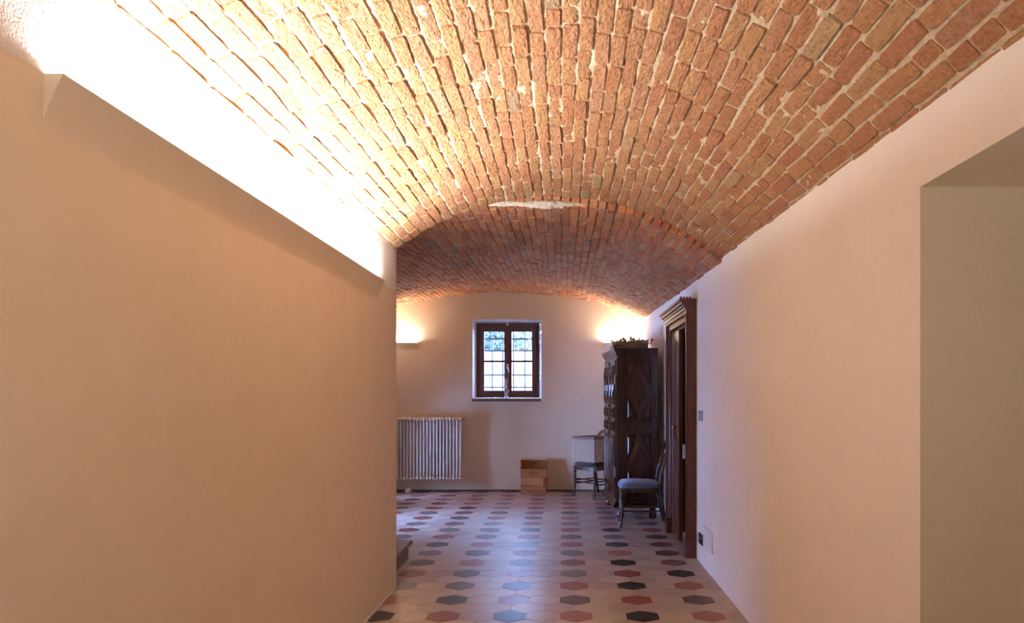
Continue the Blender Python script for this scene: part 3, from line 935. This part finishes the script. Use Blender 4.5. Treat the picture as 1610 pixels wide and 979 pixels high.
# ------------------------------------------------------------------ dried flowers in a tray on the wardrobe
def flowers():
    root = thing('flower_tray', 'low wooden tray of dried flowers and foliage on top of the wardrobe', 'flowers', (.735, 7.90, 1.8375), math.radians(-86.5))
    # tray: long axis along local y (across the depth of the wardrobe), seen end on
    bm = nb(); box(bm, -.13, .13, -.19, .17, 0, .008); box(bm, -.14, -.13, -.2, .18, 0, .038, .002); box(bm, .13, .14, -.2, .18, 0, .038, .002)
    box(bm, -.13, .13, -.2, -.19, 0, .038, .002); box(bm, -.13, .13, .17, .18, 0, .038, .002)
    obj('tray', bm, m_wood('tray_wood', (.16, .08, .04), (.26, .14, .08), .6), root)
    rr = random.Random(3)
    def leaf(bm, c, a, s, w):
        b = a.orthogonal().normalized(); q = a.cross(b)*.15*s
        vs = [bm.verts.new(c), bm.verts.new(c+a*s*.5+b*w*s+q), bm.verts.new(c+a*s), bm.verts.new(c+a*s*.5-b*w*s+q)]
        bm.faces.new(vs)
    stems = nb(); leaves = nb(); heads = nb()
    for k in range(95):
        bx_, by_ = rr.uniform(-.11, .11), rr.uniform(-.17, .16)
        ang = rr.uniform(0, 6.28); spread = rr.uniform(.2, 1.1)
        ln = rr.uniform(.05, .13)
        dirv = Vector((math.cos(ang)*spread*.4, math.sin(ang)*spread + by_*2.0, 1)).normalized()
        p0 = Vector((bx_, by_, .012)); p1 = p0+dirv*ln*.5; p2 = p0+dirv*ln+Vector((0, math.sin(ang)*.02, 0))
        tube(stems, [p0, p1, p2], .0012, 4)
        for m in range(9):
            t = rr.uniform(.2, 1); c = p0.lerp(p2, t); c.z = max(c.z, .045)
            a = Vector((rr.gauss(0, 1), rr.gauss(0, 1), rr.gauss(.3, 1))).normalized()
            leaf(leaves, c, a, rr.uniform(.018, .040), rr.uniform(.25, .45))
        if k % 4 == 0:
            bmesh.ops.create_icosphere(heads, subdivisions=1, radius=rr.uniform(.005, .009), matrix=Matrix.Translation(p2))
    for (yy, h, n_) in ((-.12, .17, 5), (.02, .19, 3), (-.08, .14, 4), (.0, .14, 5), (.10, .12, 5)):  # taller sprigs
        base = Vector((rr.uniform(-.03, .03), yy*.8, .01)); tip = Vector((rr.uniform(-.03, .03), yy+rr.uniform(-.03, .01), h))
        tube(stems, [base, base.lerp(tip, .5)+Vector((0, .006, 0)), tip], .0011, 4)
        for m in range(n_):
            c = base.lerp(tip, .5 + .5*m/n_)+Vector((rr.gauss(0, .008), rr.gauss(0, .01), 0))
            leaf(leaves, c, Vector((rr.gauss(0, 1), rr.gauss(0, 1), rr.gauss(.3, 1))).normalized(), .022, .45)
    obj('stem', stems, M_DRY, root)['kind'] = 'stuff'
    obj('foliage', leaves, M_DRY, root)['kind'] = 'stuff'
    obj('flower_head', heads, M_DRY2, root)['kind'] = 'stuff'
flowers()

# ------------------------------------------------------------------ chairs
def make_chair(label, loc, rz, seat_mat, rail_mat, back='splat'):
    """front faces local -y; origin on the floor at centre of the seat"""
    root = thing('side_chair', label, 'chair', loc, rz)
    fw, bw, fd, bd, sh = .195, .178, -.19, .19, .412
    # seat rail
    bm = nb()
    def quadring(pts, z0, z1, w):
        n = len(pts)
        cx = sum(p[0] for p in pts)/n; cy = sum(p[1] for p in pts)/n
        inn = [(cx+(x-cx)*(1-w), cy+(y-cy)*(1-w)) for x, y in pts]
        A = [bm.verts.new((x, y, z0)) for x, y in pts]; B = [bm.verts.new((x, y, z1)) for x, y in pts]
        C = [bm.verts.new((x, y, z0)) for x, y in inn]; D = [bm.verts.new((x, y, z1)) for x, y in inn]
        for k in range(n):
            m = (k+1) % n
            bm.faces.new((A[k], A[m], B[m], B[k])); bm.faces.new((C[m], C[k], D[k], D[m])); bm.faces.new((B[k], B[m], D[m], D[k])); bm.faces.new((A[m], A[k], C[k], C[m]))
    outl = [(-fw-.012, fd), (-fw*.5, fd-.022), (0, fd-.028), (fw*.5, fd-.022), (fw+.012, fd), (fw, 0), (bw+.01, bd), (-bw-.01, bd), (-fw, 0)]
    quadring(outl, sh-.062, sh-.018, .14)
    obj('seat_rail', bm, M_CHAIR, root)
    # padded seat
    bm = nb(); rings = []
    def rnd(pts, it=2):
        for _ in range(it):
            q = []
            for k in range(len(pts)):
                a, b = pts[k], pts[(k+1) % len(pts)]
                q += [(a[0]*.75+b[0]*.25, a[1]*.75+b[1]*.25), (a[0]*.25+b[0]*.75, a[1]*.25+b[1]*.75)]
            pts = q
        return pts
    so = rnd(outl, 2)
    for s_, z in ((.98, sh-.024), (1.03, sh-.010), (1.035, sh+.006), (1.0, sh+.022), (.9, sh+.036), (.7, sh+.044), (.35, sh+.048), (.05, sh+.049)):
        rings.append([bm.verts.new((x*s_, y*s_, z)) for x, y in so])
    for a, b in zip(rings, rings[1:]):
        n = len(a)
        for k in range(n): bm.faces.new((a[k], a[(k+1)%n], b[(k+1)%n], b[k]))
    bm.faces.new(rings[-1]); bm.faces.new(list(reversed(rings[0])))
    obj('seat', bm, seat_mat, root, True)
    # turned front legs ending in a slight outward curve
    for sx in (-1, 1):
        bm = nb()
        pr = [(.019, sh-.02), (.020, sh-.07), (.013, sh-.078), (.024, sh-.092), (.024, sh-.10), (.011, sh-.112), (.023, sh-.125), (.023, sh-.134), (.011, sh-.146),
              (.022, sh-.158), (.022, sh-.166), (.011, sh-.178), (.017, sh-.19), (.018, sh-.235), (.018, sh-.26), (.016, .12), (.013, .06), (.012, .02), (.014, 0)]
        rings = []
        for r, z in pr:
            off = .018*max(0, (.22-z)/.22)**2
            rings.append([bm.verts.new((sx*(fw-.012) + sx*off*.2 + r*math.cos(2*math.pi*k/12), fd+.004 - off + r*math.sin(2*math.pi*k/12), z)) for k in range(12)])
        for a, b in zip(rings, rings[1:]):
            for k in range(12): bm.faces.new((a[k], a[(k+1)%12], b[(k+1)%12], b[k]))
        bm.faces.new(rings[0]); bm.faces.new(list(reversed(rings[-1])))
        obj('front_leg', bm, M_CHAIR, root, True)
    # back posts: sabre leg below, raked stile above
    tops = []
    for sx in (-1, 1):
        bm = nb()
        pts = [(sx*(bw+.005), bd+.075, 0), (sx*bw, bd+.045, .12), (sx*bw, bd+.012, .28), (sx*bw, bd, .42), (sx*bw, bd+.015, .55), (sx*(bw+.004), bd+.05, .68), (sx*(bw+.004), bd+.085, .79)]
        tube(bm, pts, [.013, .015, .017, .018, .016, .014, .013], 8)
        obj('back_post', bm, M_CHAIR, root, True); tops.append(pts[-1])
    # curved top rail
    bm = nb(); pts = []
    for k in range(13):
        u = -1 + k/6
        pts.append((u*(bw+.014), bd+.083+.022*(1-u*u), .775 + .095*math.sqrt(max(0, 1-u*u*.985)) - .010))
    tube(bm, pts, .018, 8, 1.25); obj('top_rail', bm, rail_mat, root, True)
    if back == 'splat':
        bm = nb()
        for zz, dy in ((.60, .03), (.70, .055)):
            tube(bm, [(-bw, bd+dy, zz), (-bw*.4, bd+dy+.014, zz+.012), (0, bd+dy+.016, zz+.018), (bw*.4, bd+dy+.014, zz+.012), (bw, bd+dy, zz)], .012, 8, 1.4)
        obj('cross_rail', bm, M_CHAIR, root, True)
    # stretchers
    for (a, b) in (((-fw+.012, fd+.004, .205), (-bw, bd+.028, .205)), ((fw-.012, fd+.004, .205), (bw, bd+.028, .205)), ((-fw+.012, fd+.004, .165), (-bw, bd+.034, .165)), ((fw-.012, fd+.004, .165), (bw, bd+.034, .165)),
                   ((-fw+.012, fd, .23), (fw-.012, fd, .23)), ((-fw+.012, fd, .19), (fw-.012, fd, .19)), ((-bw, bd+.03, .19), (bw, bd+.03, .19))):
        bm = nb(); A, B = Vector(a), Vector(b)
        tube(bm, [A, A.lerp(B, .5), B], [.0075, .010, .0075], 8); obj('stretcher', bm, M_CHAIR, root, True)
    return root
# front faces -x: local -y -> world -x : rz=-90deg
make_chair('dark wood chair with blue upholstered seat, back to the right wall beside the door', (.790, 7.40, 0), math.radians(-92), M_BLUEF, M_CHAIR)
nx, ny = -.73, -.69
make_chair('dark wood chair in the far corner carrying a striped box on its seat', (.420, 9.525, 0), math.atan2(nx, -ny), M_DARKF, M_CHAIR2, 'open')

# ------------------------------------------------------------------ striped box on the far chair
def striped_box():
    rz = math.atan2(-.275, -.29)+math.pi/2  # align with seat
    rz = math.atan2(nx, -ny)
    root = thing('storage_box', 'square storage box of cream canes with a brown rim, on the far chair', 'box', (.405, 9.487, .464), rz)
    h, a = .295, .188
    obj('liner', bx(-a+.005, a-.005, -a+.005, a-.005, 0, h-.01), M_CANE_D, root)
    p = .0285; n = int(2*a/p)
    me_l = nb(); tube(me_l, [(0, 0, 0), (0, 0, h)], .0112, 8); bmesh.ops.recalc_face_normals(me_l, faces=me_l.faces)
    m1 = bpy.data.meshes.new('cane'); me_l.to_mesh(m1); me_l.free(); m1.materials.append(M_CANE)
    for s in range(4):
        for k in range(n+1):
            t = -a + k*p*(2*a/(n*p))
            if k == n: continue
            x, y = ((t, -a), (a, t), (-t, a), (-a, -t))[s]
            o = bpy.data.objects.new('cane', m1); COL.objects.link(o); o.parent = root; o.location = (x, y, 0)
    bm = nb()
    w = .009
    box(bm, -a-w, a+w, -a-w, -a+w*.6, h-.005, h+.030, .002); box(bm, -a-w, a+w, a-w*.6, a+w, h-.005, h+.030, .002)
    box(bm, -a-w, -a+w*.6, -a+w*.6, a-w*.6, h-.005, h+.030, .002); box(bm, a-w*.6, a+w, -a+w*.6, a-w*.6, h-.005, h+.030, .002)
    obj('rim', bm, M_BAND, root)
striped_box()

# ------------------------------------------------------------------ wooden wine crates
def crates():
    S = 1129/9.72
    cx = (839-885)/S
    def crate(name, label, w, d, h, loc, rz=0, rx=0, openfront=False, mark=False):
        root = thing(name, label, 'crate', loc, rz, 'wooden crates stacked against the far wall')
        root.rotation_euler = (rx, 0, rz)
        t = .009
        hw, hd = w/2, d/2
        obj('bottom_board', bx(-hw, hw, -hd, hd, 0, t, bev=.0015), M_PINE, root)
        obj('end_board', bx(-hw, -hw+t, -hd, hd, t, h-t, bev=.0015), M_PINE, root)
        obj('end_board', bx(hw-t, hw, -hd, hd, t, h-t, bev=.0015), M_PINE, root)
        obj('back_board', bx(-hw+t, hw-t, hd-t, hd, t, h-t, bev=.0015), M_PINE, root)
        obj('top_board', bx(-hw-.003, hw+.003, -hd-.003, hd, h-t, h, bev=.0015), M_PINE_E if openfront else M_PINE, root)
        if openfront:
            f = obj('front_board', bx(-hw+.0, hw-.0, -hd-.008, -hd+.001, .0, h*.42, bev=.0015), M_PINE, root)
            obj('ledge', bx(-hw+t, hw-t, -hd, hd-t, h*.40, h*.43, bev=.001), M_PINE_E, root)
            obj('edge_batten', bx(-hw-.004, -hw+.004, -hd-.006, -hd+.004, h*.42, h, bev=.001), M_PINE_E, root)
            # dark branded script flourish
            bm = nb()
            pts = [(-.075, .055), (-.06, .075), (-.052, .052), (-.04, .078), (-.034, .050), (-.02, .070), (-.012, .052), (.0, .066), (.008, .040), (.0, .026), (-.006, .040), (.012, .060), (.022, .070), (.03, .052), (.045, .066), (.05, .052), (.068, .064)]
            tube(bm, [(x, -hd-.009, z) for x, z in pts], .0028, 5)
            tube(bm, [(-.05, -hd-.009, .040), (-.015, -hd-.009, .034), (.02, -hd-.009, .036)], .002, 5)
            obj('branded_mark', bm, M_INK, f)
            bm = nb(); tube(bm, [(-.03, hd-t-.002, h*.62), (-.015, hd-t-.002, h*.70), (.01, hd-t-.002, h*.74), (.03, hd-t-.002, h*.82)], .0035, 5)
            tube(bm, [(-.035, hd-t-.002, h*.64), (-.02, hd-t-.002, h*.62), (.0, hd-t-.002, h*.70)], .0035, 5)
            obj('branded_mark', bm, M_INK, root)
        else:
            f = obj('front_board', bx(-hw+t, hw-t, -hd, -hd+t, t, h-t, bev=.0015), M_PINE, root)
            if mark:
                bm = nb(); tube(bm, [(-.11, -hd-.001, h*.46), (.0, -hd-.001, h*.44), (.10, -hd-.001, h*.42)], .002, 5)
                tube(bm, [(.11, -hd-.001, h*.5), (.122, -hd-.001, h*.36)], .005, 5); obj('branded_mark', bm, M_INK, f)
        return root
    crate('wooden_crate', 'pine crate lying flat at the bottom of the stack by the far wall', .335, .26, .115, (cx, 9.76, 0), 0, 0, mark=True)
    crate('wooden_crate', 'pine crate set askew in the middle of the stack, one corner turned forward', .315, .235, .105, (cx+.010, 9.755, .1165), math.radians(-14))
    crate('wooden_crate', 'open-fronted pine crate with dark branded script, topmost of the stack', .355, .16, .240, (cx, 9.79, .223), 0, 0, True)
crates()

# ------------------------------------------------------------------ wooden door with architrave on the right wall
def door():
    root = struct('door_1', 'dark walnut double door in a heavy moulded architrave on the right wall')
    xf = XR - .084                                  # face of the architrave
    y0, y1, zt = 5.86, 7.06, 1.945
    def post(ya, yb, inner):
        """moulded post: prof in (x,y), swept vertically"""
        s = 1 if inner > ya + .001 and inner == yb else -1
        o_, i_ = (ya, yb) if inner == yb else (yb, ya)
        d = i_ - o_
        prof = [(XR+.002, o_), (xf+.012, o_), (xf, o_+d*.10), (xf, o_+d*.32), (xf+.014, o_+d*.38), (xf+.016, o_+d*.62), (xf+.028, o_+d*.70), (xf+.030, o_+d*.92), (xf+.045, i_), (XR+.002, i_)]
        bm = nb(); extrude_profile(bm, prof, 0.14, 2.0, 'z')
        p = obj('door_post', bm, M_DOORW, root)
        bm = nb(); a, b = min(ya, yb), max(ya, yb)
        box(bm, xf-.006, XR+.002, a-.004, b+.002, 0, .15, .004); obj('plinth_block', bm, M_DOORW, root)
    post(y0, DO[0], DO[0]); post(DO[1], y1, DO[1])
    # lintel frieze
    bm = nb(); box(bm, xf+.02, XR+.002, DO[0], DO[1], zt, 2.02, .003); box(bm, xf+.002, XR+.002, y0, y1, 2.0, 2.035, .003)
    obj('lintel', bm, M_DOORW, root)
    # cornice
    prof = [(0, 2.03), (.006, 2.034), (.010, 2.048), (.022, 2.056), (.024, 2.066), (.036, 2.078), (.040, 2.092), (.056, 2.100), (.058, 2.118), (.020, 2.122)]
    bm = nb(); rings = []
    for off, z in prof:
        rings.append([bm.verts.new(p) for p in ((XR+.002, y0-off*.25, z), (xf-off, y0-off*.25, z), (xf-off, y1+off*.5, z), (XR+.002, y1+off*.5, z))])
    for a, b in zip(rings, rings[1:]):
        for k in range(4): bm.faces.new((a[k], a[(k+1)%4], b[(k+1)%4], b[k]))
    bm.faces.new(rings[0]); bm.faces.new(rings[-1]); obj('cornice', bm, M_DOORW, root)
    # small dentils on the crest near the front corner
    for k in range(4):
        obj('dentil', bx(xf-.05+k*.024, xf-.036+k*.024, y0-.010, y0+.01, 2.121, 2.134, bev=.002), M_DOORW, root)
    # jamb lining inside the opening
    bm = nb(); box(bm, XR-.03, XR+.40, DO[0]-.001, DO[0]+.022, 0, zt, .002); obj('jamb_lining', bm, M_DOORW, root)
    bm = nb(); box(bm, XR-.03, XR+.40, DO[1]-.022, DO[1]+.001, 0, zt, .002); obj('jamb_lining', bm, M_DOORW, root)
    bm = nb(); box(bm, XR-.03, XR+.40, DO[0]+.022, DO[1]-.022, zt-.022, zt, .002); obj('head_lining', bm, M_DOORW, root)
    # closed far leaf: faces -x, from y=6.50 to 6.91
    la, lb, lx0, lx1 = 6.50, 6.905, 1.048, 1.092
    bm = nb(); box(bm, lx0+.010, lx1, la, lb, .012, zt-.025, .002)
    leaf = obj('door_leaf', bm, M_DOORW, root)
    def rails(bm, z0, z1): box(bm, lx0, lx0+.012, la, lb, z0, z1, .003)
    bm = nb(); box(bm, lx0, lx0+.012, la, la+.075, .012, zt-.025, .003); box(bm, lx0, lx0+.012, lb-.075, lb, .012, zt-.025, .003)
    for z0, z1 in ((.012, .17), (.80, .92), (1.82, zt-.025)):
        box(bm, lx0, lx0+.012, la+.075, lb-.075, z0, z1, .003)
    obj('stile_and_rail', bm, M_DOORW, leaf)
    for z0, z1 in ((.17, .80), (.92, 1.82)):
        bm = nb(); relief_panel(bm, la+.078, lb-.078, z0+.003, z1-.003, 0, -1, .010, False)
        bmesh.ops.transform(bm, matrix=Matrix(((0, 1, 0, lx0+.010), (1, 0, 0, 0), (0, 0, 1, 0), (0, 0, 0, 1))), verts=bm.verts)
        obj('leaf_panel', bm, M_DOORW, leaf)
    # open near leaf, swung into the dark room behind
    bm = nb(); box(bm, XR+.30, XR+.74, DO[0]-.03, DO[0]+.012, .012, zt-.03, .003)
    l2 = obj('door_leaf', bm, M_DOORW, root)
    # knobs of the leaf edge
    for xx, sgn in ((lx0, -1), (lx1, 1)):
        bm = nb(); Mx = Matrix.Translation((xx, la+.028, 1.036)) @ Matrix.Rotation(sgn*math.pi/2, 4, 'Y')
        lathe(bm, [(.016, 0), (.016, .004), (.007, .008), (.007, .026), (.014, .034), (.018, .044), (.014, .054), (.004, .058)], 0, 0, 14, Mx)
        obj('door_knob', bm, M_BRASS, leaf, True)
    for z0, z1 in ((.80, .92), (.02, .19)):
        bm = nb(); box(bm, xf-.006, xf+.050, DO[0]+.001, DO[0]+.012, z0, z1, .002); obj('hinge', bm, M_STEEL, root)
    # stone threshold
    t = obj('trim_2', bx(XR-.02, XR+T+.05, DO[0]+.02, DO[1]-.02, -.004, .006, bev=.002), M_SILL); t['kind'] = 'structure'
door()

# ------------------------------------------------------------------ switch, socket, cover plate on the right wall
def wallplate(name, label, cat, yc, zc, w, h, mat, kind):
    root = thing(name, label, cat, (XR, yc, zc))
    obj('plate', bx(-.010, .001, -w/2, w/2, -h/2, h/2, bev=.003), mat, root)
    if kind == 'switch':
        for k in (-1, 0, 1):
            obj('rocker', bx(-.014, -.009, k*.028-.012, k*.028+.012, -h*.28, h*.28, bev=.002), mat, root)
    elif kind == 'socket':
        obj('insert', bx(-.0115, -.009, -w*.36, w*.36, -h*.30, h*.30, bev=.001), mat, root)
        for k in (-1, 0, 1):
            bm = nb(); lathe(bm, [(.0026, 0), (.0026, .0015)], 0, 0, 8, Matrix.Translation((-.0112, k*.010, 0)) @ Matrix.Rotation(-math.pi/2, 4, 'Y'))
            obj('pin_hole', bm, M_STEEL, root)
    else:
        for a in (-1, 1):
            bm = nb(); lathe(bm, [(.004, 0), (.004, .0015)], 0, 0, 8, Matrix.Translation((-.0098, a*(w/2-.015), 0)) @ Matrix.Rotation(-math.pi/2, 4, 'Y'))
            obj('screw', bm, M_WHITE, root)
wallplate('light_switch', 'dark rocker light switch plate at hand height beside the door', 'switch', 5.665, 1.168, .13, .082, M_PLATE, 'switch')
wallplate('wall_socket', 'dark power socket low on the right wall beside the door', 'socket', 5.650, .200, .13, .085, M_BLACKP, 'socket')
wallplate('cover_plate', 'white rectangular junction cover low on the right wall beside the socket', 'cover', 5.375, .252, .32, .155, M_WHITE, 'cover')

# ------------------------------------------------------------------ stone step behind the end of the left wall
def step():
    root = thing('stone_step', 'worn brown stone step jutting out behind the end of the left wall', 'step', (-1.75, 5.44, 0))
    bm = nb(); box(bm, -.62, .53, -.44, .43, .112, .152, .008)
    bmesh.ops.subdivide_edges(bm, edges=bm.edges, cuts=6, use_grid_fill=True)
    for v in bm.verts:
        n_ = noise.noise(v.co*9)*.008
        if v.co.x > .45: v.co.x += n_*1.5 - .008
        v.co.z += n_*.25
    obj('tread', bm, M_STEP, root)
    obj('riser', bx(-.62, .495, -.44, .40, 0, .112, bev=.003), M_STEP, root)
step()
